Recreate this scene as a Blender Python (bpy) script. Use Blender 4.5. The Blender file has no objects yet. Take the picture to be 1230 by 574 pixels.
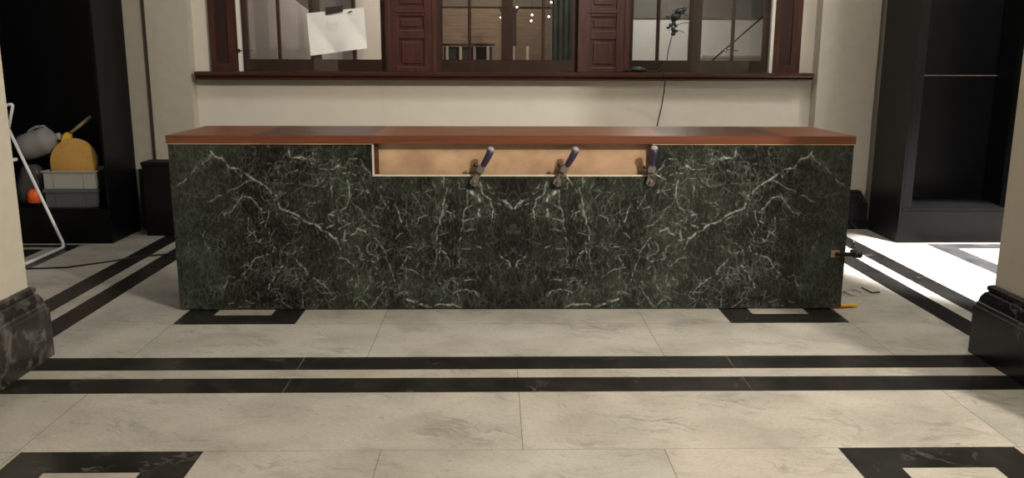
import bpy, bmesh, math, random
import numpy as np
from mathutils import Vector, Matrix
C = bpy.context.scene.collection
PI = math.pi
# ------------------------------------------------------------------ camera
def make_camera():
    f, pitch, yaw, roll, cx, H = 1036.17, 11.7969, 1.1465, -0.1834, -0.1124, 1.55
    a, y, r = map(math.radians, (pitch, yaw, roll))
    fw = Vector((math.sin(y)*math.cos(a), math.cos(y)*math.cos(a), -math.sin(a)))
    rt = Vector((math.cos(y), -math.sin(y), 0)); up = rt.cross(fw)
    rt2 = rt*math.cos(r) - up*math.sin(r); up2 = rt2.cross(fw)
    cd = bpy.data.cameras.new('camera'); cam = bpy.data.objects.new('camera', cd); C.objects.link(cam)
    cd.sensor_width = 36; cd.lens = f/1230*36; cd.clip_start = .05
    m = Matrix((rt2, up2, -fw)).transposed().to_4x4(); m.translation = (cx, 0, H)
    cam.matrix_world = m
    bpy.context.scene.camera = cam
make_camera()
# ------------------------------------------------------------------ light and exposure
sc = bpy.context.scene
sc.view_settings.view_transform = 'Standard'; sc.view_settings.look = 'None'
sc.view_settings.exposure = 0.0; sc.view_settings.gamma = 1; sc.view_settings.use_curve_mapping = False
w = bpy.data.worlds.new('world'); sc.world = w; w.use_nodes = True
w.node_tree.nodes['Background'].inputs[0].default_value = (.55, .6, .75, 1)
w.node_tree.nodes['Background'].inputs[1].default_value = .02
def lamp(kind, loc, to, power, col, size=.2, spot=60, blend=.5):
    d = bpy.data.lights.new('lamp_light', kind); d.energy = power; d.color = col
    if kind == 'AREA': d.shape = 'DISK'; d.size = size
    elif kind == 'SPOT': d.spot_size = math.radians(spot); d.spot_blend = blend; d.shadow_soft_size = size
    else: d.shadow_soft_size = size
    o = bpy.data.objects.new('lamp_light', d); C.objects.link(o); o.location = loc
    o.rotation_euler = (Vector(to)-Vector(loc)).to_track_quat('-Z', 'Y').to_euler()
    return o
WARM = (1, .90, .755)
lamp('AREA', (2.3, 2.2, 3.9), (.1, 4.6, 0), 38, WARM, .12)
lamp('AREA', (3.05, 1.0, 3.9), (-.2, 5.2, .6), 225, WARM, .12)
lamp('AREA', (2.9, .5, 3.9), (-.3, 3.8, 0), 60, WARM, .6)
lamp('AREA', (-1.0, 5.9, 3.9), (-.7, 8.0, 1.2), 29, (1, .94, .84), 1.3)
lamp('AREA', (1.4, 5.9, 3.9), (1.9, 8.0, 1.2), 42, (1, .94, .84), 1.3)
lamp('SPOT', (4.0, 6.0, 3.8), (3.86, 6.35, 0), 2700, (1, .98, .97), .10, 42, .25)
lamp('POINT', (4.0, 6.2, 3.6), (4, 6, 0), 75, (1, .98, .97), .12)  # added glow beside the spot, brightens the right pilaster
lamp('AREA', (-3.9, 5.6, 3.9), (-3.5, 5.9, 0), 10, (.78, .88, 1), .5)
lamp('AREA', (1.7, 9.6, 2.75), (1.7, 9.6, 0), 22, (.96, 1, .93), .5)
lamp('AREA', (-1.7, 8.8, 2.75), (-1.9, 9.6, 0), 13, (1, .95, .88), .5)
lamp('AREA', (-1.3, 9.8, 2.75), (-1.3, 9.9, 1.2), 3, (1, .95, .88), .3)
lamp('AREA', (0, 9.2, 2.75), (0, 9.9, 1.6), 11, (1, .86, .68), .3)
# ------------------------------------------------------------------ materials
def mat(name, col, rough=.5, metal=0, spec=None, noise=0, nscale=20, bump=0, emit=None, coat=0, col2=None, stretch=None):
    m = bpy.data.materials.new(name); m.use_nodes = True; nt = m.node_tree; b = nt.nodes['Principled BSDF']
    b.inputs['Roughness'].default_value = rough; b.inputs['Metallic'].default_value = metal
    if spec is not None: b.inputs['Specular IOR Level'].default_value = spec
    b.inputs['Coat Weight'].default_value = coat
    c2 = col2 or tuple(c*(1-noise) for c in col)
    tc = nt.nodes.new('ShaderNodeTexCoord'); mp = nt.nodes.new('ShaderNodeMapping')
    nt.links.new(tc.outputs['Object'], mp.inputs[0])
    if stretch: mp.inputs['Scale'].default_value = stretch
    n = nt.nodes.new('ShaderNodeTexNoise'); n.inputs['Scale'].default_value = nscale; n.inputs['Detail'].default_value = 5
    nt.links.new(mp.outputs[0], n.inputs['Vector'])
    r = nt.nodes.new('ShaderNodeValToRGB'); r.color_ramp.elements[0].position = .3; r.color_ramp.elements[1].position = .7
    r.color_ramp.elements[0].color = (*c2, 1); r.color_ramp.elements[1].color = (*col, 1)
    nt.links.new(n.outputs['Fac'], r.inputs[0]); nt.links.new(r.outputs[0], b.inputs['Base Color'])
    if bump:
        bp = nt.nodes.new('ShaderNodeBump'); bp.inputs['Strength'].default_value = bump; bp.inputs['Distance'].default_value = .01
        nt.links.new(n.outputs['Fac'], bp.inputs['Height']); nt.links.new(bp.outputs[0], b.inputs['Normal'])
    if emit:
        b.inputs['Emission Color'].default_value = (*col, 1); b.inputs['Emission Strength'].default_value = emit
    return m
def N(nt, t, **k):
    n = nt.nodes.new(t)
    for a, v in k.items(): setattr(n, a, v)
    return n
def ramp(nt, src, stops):
    r = N(nt, 'ShaderNodeValToRGB'); e = r.color_ramp.elements
    while len(e) < len(stops): e.new(.5)
    for i, (p, c) in enumerate(stops): e[i].position = p; e[i].color = (*c, 1)
    nt.links.new(src, r.inputs[0]); return r.outputs[0]
def mixc(nt, a, b, fac, mode='MIX'):
    m = N(nt, 'ShaderNodeMix', data_type='RGBA', blend_type=mode)
    for s, i in ((a, 6), (b, 7)):
        if isinstance(s, tuple): m.inputs[i].default_value = (*s, 1)
        else: nt.links.new(s, m.inputs[i])
    if isinstance(fac, (int, float)): m.inputs[0].default_value = fac
    else: nt.links.new(fac, m.inputs[0])
    return m.outputs[2]
def warp(nt, vec, scale, amt):
    n = N(nt, 'ShaderNodeTexNoise'); n.inputs['Scale'].default_value = scale; n.inputs['Detail'].default_value = 3
    nt.links.new(vec, n.inputs['Vector'])
    s = N(nt, 'ShaderNodeVectorMath', operation='SUBTRACT'); nt.links.new(n.outputs['Color'], s.inputs[0]); s.inputs[1].default_value = (.5, .5, .5)
    k = N(nt, 'ShaderNodeVectorMath', operation='SCALE'); nt.links.new(s.outputs[0], k.inputs[0]); k.inputs['Scale'].default_value = amt
    a = N(nt, 'ShaderNodeVectorMath', operation='ADD'); nt.links.new(vec, a.inputs[0]); nt.links.new(k.outputs[0], a.inputs[1])
    return a.outputs[0]
def ridge(nt, vec, scale, width, detail=2):
    """thin bright lines where a noise crosses its middle value"""
    n = N(nt, 'ShaderNodeTexNoise'); n.inputs['Scale'].default_value = scale; n.inputs['Detail'].default_value = detail; n.inputs['Roughness'].default_value = .6
    nt.links.new(vec, n.inputs['Vector'])
    s = N(nt, 'ShaderNodeMath', operation='SUBTRACT'); nt.links.new(n.outputs['Fac'], s.inputs[0]); s.inputs[1].default_value = .5
    a = N(nt, 'ShaderNodeMath', operation='ABSOLUTE'); nt.links.new(s.outputs[0], a.inputs[0])
    return ramp(nt, a.outputs[0], [(0, (1, 1, 1)), (width, (0, 0, 0))])
def noise(nt, vec, scale, detail=4):
    n = N(nt, 'ShaderNodeTexNoise'); n.inputs['Scale'].default_value = scale; n.inputs['Detail'].default_value = detail
    nt.links.new(vec, n.inputs['Vector']); return n.outputs['Fac']
def crackle(nt, vec, scale, width):
    """thin angular cracks along cell borders"""
    v = N(nt, 'ShaderNodeTexVoronoi', feature='DISTANCE_TO_EDGE'); v.inputs['Scale'].default_value = scale
    nt.links.new(vec, v.inputs['Vector'])
    return ramp(nt, v.outputs['Distance'], [(0, (1, 1, 1)), (width, (0, 0, 0))])
def marble_green():
    m = bpy.data.materials.new('green_marble'); m.use_nodes = True; nt = m.node_tree; b = nt.nodes['Principled BSDF']
    tc = N(nt, 'ShaderNodeTexCoord'); sp = N(nt, 'ShaderNodeSeparateXYZ'); nt.links.new(tc.outputs['Object'], sp.inputs[0])
    ab = N(nt, 'ShaderNodeMath', operation='ABSOLUTE'); nt.links.new(sp.outputs[0], ab.inputs[0])
    cb = N(nt, 'ShaderNodeCombineXYZ'); nt.links.new(ab.outputs[0], cb.inputs[0]); nt.links.new(sp.outputs[2], cb.inputs[2])
    v = warp(nt, cb.outputs[0], 4, .10); v2 = warp(nt, cb.outputs[0], 18, .035)
    st = N(nt, 'ShaderNodeMapping'); st.inputs['Rotation'].default_value = (0, .45, 0); st.inputs['Scale'].default_value = (1.5, 1, .75); nt.links.new(v2, st.inputs[0])
    base = ramp(nt, noise(nt, v, 3.4, 5), [(.40, (.0036, .0034, .0029)), (.52, (.0068, .0072, .0058)), (.68, (.018, .024, .017))])
    ms = N(nt, 'ShaderNodeMapping'); ms.inputs['Rotation'].default_value = (0, -.45, 0); ms.inputs['Scale'].default_value = (1.6, 1, .6); nt.links.new(v2, ms.inputs[0])
    mott = ramp(nt, noise(nt, ms.outputs[0], 50, 7), [(.50, (0, 0, 0)), (.78, (.075, .085, .071))])
    c = mixc(nt, base, mott, .7, 'ADD')
    patch = ramp(nt, noise(nt, cb.outputs[0], 4.5, 4), [(.44, (.03, .03, .03)), (.62, (.6, .6, .6))])
    patch2 = ramp(nt, noise(nt, v, 9, 3), [(.48, (0, 0, 0)), (.64, (.6, .6, .6))])
    c = mixc(nt, c, (.085, .100, .085), mixc(nt, crackle(nt, st.outputs[0], 13, .06), patch, 1, 'MULTIPLY'))
    c = mixc(nt, c, (.105, .125, .105), mixc(nt, crackle(nt, v2, 27, .08), patch2, 1, 'MULTIPLY'))
    at = N(nt, 'ShaderNodeAttribute', attribute_name='vein')
    gap = ramp(nt, noise(nt, v2, 38, 4), [(.36, (.22, .22, .22)), (.56, (1, 1, 1))])
    c = mixc(nt, c, (.56, .60, .55), mixc(nt, at.outputs['Color'], gap, 1, 'MULTIPLY'))
    at2 = N(nt, 'ShaderNodeAttribute', attribute_name='cloud')
    fine = ramp(nt, noise(nt, v2, 30, 5), [(.35, (.2, .2, .2)), (.7, (1, 1, 1))])
    c = mixc(nt, c, mixc(nt, (.030, .042, .032), fine, 1, 'MULTIPLY'), at2.outputs['Fac'], 'ADD')
    nt.links.new(c, b.inputs['Base Color']); b.inputs['Roughness'].default_value = .30; b.inputs['Specular IOR Level'].default_value = .35
    return m
def marble_white(name, off, tint=(1, 1, 1)):
    m = bpy.data.materials.new(name); m.use_nodes = True; nt = m.node_tree; b = nt.nodes['Principled BSDF']
    tc = N(nt, 'ShaderNodeTexCoord'); mp = N(nt, 'ShaderNodeMapping'); nt.links.new(tc.outputs['Object'], mp.inputs[0])
    mp.inputs['Location'].default_value = off; mp.inputs['Scale'].default_value = (1, 1.25, 1); mp.inputs['Rotation'].default_value = (0, 0, .5)
    v = warp(nt, mp.outputs[0], 2.5, .5)
    t = lambda c: tuple(a*k for a, k in zip(c, tint))
    base = ramp(nt, noise(nt, v, 2.4, 6), [(.33, t((.37, .355, .32))), (.5, t((.455, .44, .40))), (.68, t((.51, .495, .455)))])
    st = N(nt, 'ShaderNodeMapping'); st.inputs['Rotation'].default_value = (0, 0, .25); st.inputs['Scale'].default_value = (.8, 2.6, 1); nt.links.new(v, st.inputs[0])
    r = ridge(nt, st.outputs[0], 2.0, .035, 6); r2 = ridge(nt, st.outputs[0], 5.5, .022, 5)
    patch = ramp(nt, noise(nt, mp.outputs[0], 2.6, 3), [(.46, (0, 0, 0)), (.68, (.75, .75, .75))])
    c = mixc(nt, base, t((.23, .225, .205)), mixc(nt, r, patch, 1, 'MULTIPLY'))
    c = mixc(nt, c, t((.27, .265, .24)), mixc(nt, r2, patch, 1, 'MULTIPLY'))
    spk = ramp(nt, noise(nt, st.outputs[0], 16, 5), [(.62, (1, 1, 1)), (.74, (.72, .72, .70))])
    c = mixc(nt, c, spk, 1, 'MULTIPLY')
    fine = ramp(nt, noise(nt, mp.outputs[0], 60, 4), [(.3, (.86, .86, .86)), (.6, (1, 1, 1))])
    c = mixc(nt, c, fine, 1, 'MULTIPLY')
    nt.links.new(c, b.inputs['Base Color'])
    b.inputs['Roughness'].default_value = .42; b.inputs['Specular IOR Level'].default_value = .3
    return m
def marble_black(name='black_marble', vein=.35, rough=.25, base=(.010, .0095, .0085)):
    m = bpy.data.materials.new(name); m.use_nodes = True; nt = m.node_tree; b = nt.nodes['Principled BSDF']
    tc = N(nt, 'ShaderNodeTexCoord'); v = warp(nt, tc.outputs['Object'], 6, .2)
    bc = ramp(nt, noise(nt, v, 6, 6), [(.35, base), (.75, tuple(c*2.6 for c in base))])
    if name.startswith('mottled'):
        bc = mixc(nt, bc, ramp(nt, noise(nt, v, 14, 6), [(.5, (0, 0, 0)), (.72, (.11, .105, .095))]), 1, 'ADD')
    r = ridge(nt, v, 2.2, .012, 4)
    patch = ramp(nt, noise(nt, tc.outputs['Object'], 4, 3), [(.5, (0, 0, 0)), (.68, (vein,)*3)])
    c = mixc(nt, bc, (.35, .34, .31), mixc(nt, r, patch, 1, 'MULTIPLY'))
    nt.links.new(c, b.inputs['Base Color']); b.inputs['Roughness'].default_value = rough; b.inputs['Specular IOR Level'].default_value = .4
    return m
def wood(name, c1, c2, rough, axis=(1, 12, 12), scale=3, coat=0):
    return mat(name, c1, rough, 0, .4, 0, scale, .05, coat=coat, col2=c2, stretch=axis)
def glass_mat(name, refl=.5, tint=(.96, .94, .93)):
    m = bpy.data.materials.new(name); m.use_nodes = True; nt = m.node_tree
    for n in list(nt.nodes):
        if n.type != 'OUTPUT_MATERIAL': nt.nodes.remove(n)
    out = nt.nodes['Material Output']
    t = N(nt, 'ShaderNodeBsdfTransparent'); t.inputs[0].default_value = (*tint, 1)
    g = N(nt, 'ShaderNodeBsdfGlossy'); g.inputs['Roughness'].default_value = .03
    f = N(nt, 'ShaderNodeFresnel'); f.inputs[0].default_value = 1.55
    mx = N(nt, 'ShaderNodeMixShader'); nt.links.new(f.outputs[0], mx.inputs[0]); nt.links.new(t.outputs[0], mx.inputs[1]); nt.links.new(g.outputs[0], mx.inputs[2])
    nt.links.new(mx.outputs[0], out.inputs[0]); return m
M = dict(
 marble=marble_green(), fw1=marble_white('pale_marble', (0, 0, 0)), fw2=marble_white('pale_marble_warm', (3.7, 1.2, 0), (.97, .95, .92)),
 fw3=marble_white('pale_marble_grey', (9.1, 5.2, 0), (1.02, 1.0, .98)), fb=marble_black('black_inlay', .25, .3),
 joint=mat('joint', (.16, .145, .12), .8), bm=marble_black('black_marble_base', .35, .25, (.0065, .0065, .0085)), bml=marble_black('mottled_black_marble', .5, .3, (.014, .013, .0115)),
 wall=mat('cream_wall', (.64, .61, .54), .75, noise=.05, nscale=6, bump=.03), wallp=mat('pilaster_paint_dimmed', (.45, .42, .36), .7, noise=.07, nscale=12, bump=.22), wallr=mat('cream_wall_rough', (.56, .52, .44), .7, noise=.06, nscale=12, bump=.22),  # wallp is the rough wall paint darkened for the dimmer light on the pilasters
 ceil=mat('ceiling_paint', (.62, .58, .5), .9, noise=.03),
 mahog=wood('mahogany', (.070, .024, .017), (.038, .013, .010), .35, (10, 10, 1.2)), mahogd=wood('dark_mahogany', (.034, .014, .013), (.02, .009, .008), .4, (10, 10, 1.2)),
 mahogh=wood('mahogany_sill', (.060, .022, .015), (.036, .013, .009), .28, (1, 12, 12)),
 sash=wood('sash_brown', (.065, .030, .022), (.038, .018, .014), .45, (10, 10, 1.5)),
 top=wood('cherry_top', (.19, .066, .032), (.13, .042, .022), .36, (.8, 14, 14), 3, 0), topd=wood('dark_patch_top', (.085, .034, .02), (.06, .024, .015), .34, (.8, 14, 14)),
 topc=wood('worn_top', (.24, .115, .065), (.15, .068, .038), .36, (.8, 8, 8)),
 ply=wood('raw_plywood', (.62, .42, .27), (.38, .235, .145), .6, (1, 1.5, 1.4), 5), edge=mat('raw_edge', (.75, .68, .55), .6, noise=.2),
 darkwood=wood('dark_batten', (.10, .035, .018), (.06, .02, .012), .5),
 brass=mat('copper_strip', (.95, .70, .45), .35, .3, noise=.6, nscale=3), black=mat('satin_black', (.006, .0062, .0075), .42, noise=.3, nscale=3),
 blk=mat('black_lacquer', (.0060, .0060, .0068), .38, spec=.28, noise=.5, nscale=2.5), blkd=mat('black_lacquer_shaded', (.0025, .0028, .0045), .4, spec=.2, noise=.5, nscale=2),  # blkd is blk with the left unit's shade put into its colour
 bead=mat('white_bead', (.72, .70, .66), .5), paper=mat('paper', (.80, .80, .80), .8, noise=.06, nscale=7, bump=.4), tape=mat('black_tape', (.02, .02, .018), .5),
 ink=mat('pencil_ink', (.62, .62, .62), .8), glass=glass_mat('window_glass'), white=mat('white_paint', (.78, .78, .80), .35),
 purple=mat('purple_grip', (.040, .030, .075), .35, noise=.3), grey=mat('grey_metal', (.20, .165, .15), .45, .2, noise=.4), capg=mat('grey_cap', (.30, .29, .36), .4), rod=mat('steel_rod', (.33, .28, .22), .35, .7),
 blkpl=mat('black_plastic', (.012, .012, .013), .3), chrome=mat('chrome', (.7, .7, .7), .12, 1), pad=mat('wood_block', (.36, .24, .14), .6),
 crate=mat('pale_grey_plastic', (.34, .34, .30), .5), crated=mat('dark_grey_plastic', (.085, .09, .095), .5), mustard=mat('mustard_felt', (.56, .31, .075), .8, noise=.15, nscale=30, bump=.2),
 clear=None, orange=mat('orange_plastic', (.85, .12, .02), .5), tan=mat('tan_handle', (.35, .25, .13), .6), yellow=mat('yellow_plastic', (.75, .48, .05), .45), red=mat('dark_red_plastic', (.25, .03, .03), .5),
 greywall=mat('grey_plaster', (.36, .33, .305), .8, noise=.1, nscale=4), slat=None, green=mat('green_curtain', (.050, .068, .060), .6, noise=.6, nscale=9), glint=mat('glowing_glint', (1, .95, .85), .5, emit=9),  # the emissive material paints lamp reflections seen in the middle window
 dkpost=mat('dark_post', (.045, .026, .020), .5), brownwall=mat('brown_upper_wall', (.12, .11, .095), .8, noise=.1), balw=mat('pale_spindle', (.55, .50, .44), .6), twig=mat('brown_offcut', (.06, .04, .03), .7),
 box=mat('matt_black', (.003, .003, .004), .6, spec=.2), fb_lit=marble_black('black_inlay_overlit', .6, .3, (.05, .05, .05)), bagp=None, fix=mat('lamp_glow', (1, .93, .8), .5, emit=3), panelw=mat('pale_panel', (.52, .50, .46), .7, noise=.06), steelring=mat('paper_ring', (.48, .44, .36), .7),
)
def clear_plastic(k=.40, f=.62):
    m = glass_mat('translucent_plastic', tint=(.5, .5, .5)); nt = m.node_tree
    d = N(nt, 'ShaderNodeBsdfDiffuse'); d.inputs[0].default_value = (k, k*.98, k*.95, 1)
    mx = N(nt, 'ShaderNodeMixShader'); mx.inputs[0].default_value = f
    old = nt.nodes['Material Output'].inputs[0].links[0].from_socket
    nt.links.new(old, mx.inputs[1]); nt.links.new(d.outputs[0], mx.inputs[2]); nt.links.new(mx.outputs[0], nt.nodes['Material Output'].inputs[0])
    return m
M['clear'] = clear_plastic(); M['bagp'] = clear_plastic(.10, .6)
def slat_mat():
    m = mat('boarded_wall', (.20, .145, .105), .7, noise=.35, nscale=5, stretch=(1, 1, 6)); return m
M['slat'] = slat_mat()
# ------------------------------------------------------------------ helpers
class MB:
    def __init__(s): s.v = []; s.f = []; s.m = []; s.sm = []
    def add(s, vs, fs, mi=0, smooth=False):
        o = len(s.v); s.v += [tuple(v) for v in vs]
        for f in fs: s.f.append(tuple(i+o for i in f)); s.m.append(mi); s.sm.append(smooth)
        return s
    def box(s, a, b, mi=0, mx=None):
        x0, y0, z0 = a; x1, y1, z1 = b
        vs = [Vector((x, y, z)) for z in (z0, z1) for y in (y0, y1) for x in (x0, x1)]
        if mx: vs = [mx @ v for v in vs]
        return s.add(vs, [(0, 2, 3, 1), (4, 5, 7, 6), (0, 1, 5, 4), (2, 6, 7, 3), (0, 4, 6, 2), (1, 3, 7, 5)], mi)
    def tube(s, pts, r, n=10, mi=0, closed=False):
        pts = [Vector(p) for p in pts]; rs = r if isinstance(r, (list, tuple)) else [r]*len(pts)
        vs = []; up = None
        for i, p in enumerate(pts):
            t = (pts[min(i+1, len(pts)-1)]-pts[max(i-1, 0)]).normalized()
            if up is None: up = t.orthogonal().normalized()
            up = (up-t*up.dot(t)).normalized(); sd = t.cross(up)
            vs += [p+(up*math.cos(2*PI*k/n)+sd*math.sin(2*PI*k/n))*rs[i] for k in range(n)]
        fs = [(i*n+k, i*n+(k+1) % n, (i+1)*n+(k+1) % n, (i+1)*n+k) for i in range(len(pts)-1) for k in range(n)]
        fs += [tuple(range(n-1, -1, -1)), tuple((len(pts)-1)*n+k for k in range(n))]
        return s.add(vs, fs, mi, True)
    def lathe(s, prof, mx=Matrix(), n=28, mi=0):
        vs = [mx @ Vector((r*math.cos(2*PI*k/n), r*math.sin(2*PI*k/n), z)) for r, z in prof for k in range(n)]
        fs = [(i*n+k, i*n+(k+1) % n, (i+1)*n+(k+1) % n, (i+1)*n+k) for i in range(len(prof)-1) for k in range(n)]
        fs += [tuple(range(n-1, -1, -1)), tuple((len(prof)-1)*n+k for k in range(n))]
        return s.add(vs, fs, mi, True)
    def prism(s, poly, a, b, axis='y', mi=0):
        """poly = 2D outline; extruded along axis from a to b"""
        def P(u, v, w): return (u, w, v) if axis == 'y' else ((w, u, v) if axis == 'x' else (u, v, w))
        n = len(poly); vs = [P(u, v, a) for u, v in poly]+[P(u, v, b) for u, v in poly]
        return s.add(vs, [tuple(range(n)), tuple(range(2*n-1, n-1, -1))]+[(i, n+i, n+(i+1) % n, (i+1) % n) for i in range(n)], mi)
    def build(s, name, m, parent=None, bevel=0, loc=None, fixn=True):
        me = bpy.data.meshes.new(name); me.from_pydata(s.v, [], s.f)
        for mm in (m if isinstance(m, list) else [m]): me.materials.append(mm)
        me.polygons.foreach_set('material_index', s.m); me.polygons.foreach_set('use_smooth', s.sm)
        if fixn:
            bm = bmesh.new(); bm.from_mesh(me); bmesh.ops.recalc_face_normals(bm, faces=bm.faces); bm.to_mesh(me); bm.free()
        o = bpy.data.objects.new(name, me); C.objects.link(o)
        if parent: o.parent = parent
        if loc: o.location = loc
        if bevel:
            b = o.modifiers.new('bevel', 'BEVEL'); b.width = bevel; b.segments = 2; b.limit_method = 'ANGLE'
        return o
def tag(o, label, cat, group=None, kind=None):
    o['label'] = label; o['category'] = cat
    if group: o['group'] = group
    if kind: o['kind'] = kind
    return o
def thing(name, loc, label, cat, group=None, rot=None):
    o = bpy.data.objects.new(name, None); C.objects.link(o); o.location = loc; o.empty_display_size = .1
    if rot: o.rotation_euler = rot
    return tag(o, label, cat, group)
def struct(o): o['kind'] = 'structure'; return o
def sweep(mb, path, prof, closed=False, mi=0):
    """profile (out, z) along a 2D path with mitred corners; out is to the right of travel"""
    n = len(path); P = [Vector(p) for p in path]; vs = []
    for i in range(n):
        d0 = (P[i]-P[i-1]).normalized() if (closed or i) else None
        d1 = (P[(i+1) % n]-P[i]).normalized() if (closed or i < n-1) else None
        d0 = d0 or d1; d1 = d1 or d0
        n0 = Vector((d0.y, -d0.x)); n1 = Vector((d1.y, -d1.x)); b = (n0+n1).normalized(); k = 1/max(.2, b.dot(n0))
        for o, z in prof: q = P[i]+b*o*k; vs.append((q.x, q.y, z))
    m = len(prof); R = n if closed else n-1
    fs = [(i*m+j, ((i+1) % n)*m+j, ((i+1) % n)*m+j+1, i*m+j+1) for i in range(R) for j in range(m-1)]
    if not closed: fs += [tuple(range(m)), tuple((n-1)*m+j for j in range(m-1, -1, -1))]
    mb.add(vs, fs, mi)
# ------------------------------------------------------------------ floor: one slab with its inlays
def floor():
    regs = []   # painted in order: x0,x1,y0,y1,material
    Y1, Y2, Y3, Y4, Y5 = 4.363, 4.173, 4.056, 3.865, 3.247
    X1, X2, X3, X4 = 2.609, 2.773, 2.875, 3.041
    def R(x0, x1, y0, y1, m): regs.append((x0, x1, y0, y1, m))
    def S(x0, x1, y0, y1, m): R(x0, x1, y0, y1, m); R(-x1, -x0, y0, y1, m)
    random.seed(5)
    rows = [(-4, 2.6, .575), (2.6, Y5, .575), (Y5, Y4, 0), (Y1, 4.946, .79), (4.946, 5.67, .79), (5.67, 8.1, .79)]
    cuts = {0: [.575, 1.287, 2.03, 2.8, 3.6], 1: [.575, 1.287, 2.03, 2.8], 2: [0, 2.03, 3.2], 3: [.79, 2.03], 4: [.79, 1.306, 2.03], 5: [.79, 2.03]}
    R(-5.2, 5.2, -6.0, 11, 0)
    for i, (a, b, _) in enumerate(rows):
        xs = sorted(set([-5.2, 5.2]+cuts[i]+[-x for x in cuts[i]]))
        for x0, x1 in zip(xs, xs[1:]): R(x0, x1, a, b, random.choice([0, 0, 1, 2]))
    j = .0016
    for i, (a, b, _) in enumerate(rows):
        for x in sorted(set(cuts[i]+[-x for x in cuts[i]])): R(x-j, x+j, a, b, 4)
    for y in (Y5, 4.946, 5.67, 2.6): R(-2.6, 2.6, y-.0012, y+.0012, 4)
    # side aisles
    for y in (5.0, 5.9, 6.8): S(X4, 3.6, y-j, y+j, 4)
    # twin stripes in front of the counter, then along both sides
    R(-X1, X1, Y2, Y1, 3); R(-X1, X1, Y3, Y2, 1); R(-X1, X1, Y4, Y3, 3)
    for x in (0,): R(x-j, x+j, Y3, Y2, 4)
    for x in (-1.12, 1.12): R(x-j, x+j, Y2, Y1, 4); R(x-j*.8, x+j*.8, Y4, Y3, 4)
    S(X1, X2, Y1-.5, 8.1, 3); S(X2, X3, Y1-.5, 8.1, 0); S(X3, X4, Y1-.5, 8.1, 3)
    # square key blocks
    for (xo, xi, yf, w) in ((1.287, 2.013, Y5-.727, .18), (1.306, 2.027, 4.946, .185)):
        S(xo, xi, yf, yf+.727, 3); S(xo+w, xi-w, yf+w, yf+.727-w, 1)
    R(-4.85, -3.60, 5.3, 7.19, 3); R(-4.85, -3.72, 5.42, 7.10, 2); R(-4.6, -3.83, 5.6, 7.02, 3); R(-4.5, -3.94, 5.7, 6.9, 0)
    R(3.60, 4.85, 5.3, 7.19, 5); R(3.78, 4.85, 5.48, 7.01, 2)  # black inlay drawn grey: the strong light is put into its colour
    xs = sorted(set(round(v, 4) for r in regs for v in r[:2])); ys = sorted(set(round(v, 4) for r in regs for v in r[2:4]))
    mb = MB()
    for x0, x1 in zip(xs, xs[1:]):
        for y0, y1 in zip(ys, ys[1:]):
            cx, cy = (x0+x1)/2, (y0+y1)/2; mi = 0
            for r in regs:
                if r[0] < cx < r[1] and r[2] < cy < r[3]: mi = r[4]
            mb.add([(x0, y0, 0), (x1, y0, 0), (x1, y1, 0), (x0, y1, 0)], [(0, 1, 2, 3)], mi)
    mb.box((-5.2, -6, -.2), (5.2, 11, -.001), 0)
    struct(mb.build('floor', [M['fw1'], M['fw2'], M['fw3'], M['fb'], M['joint'], M['fb_lit']], fixn=False))
floor()
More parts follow.
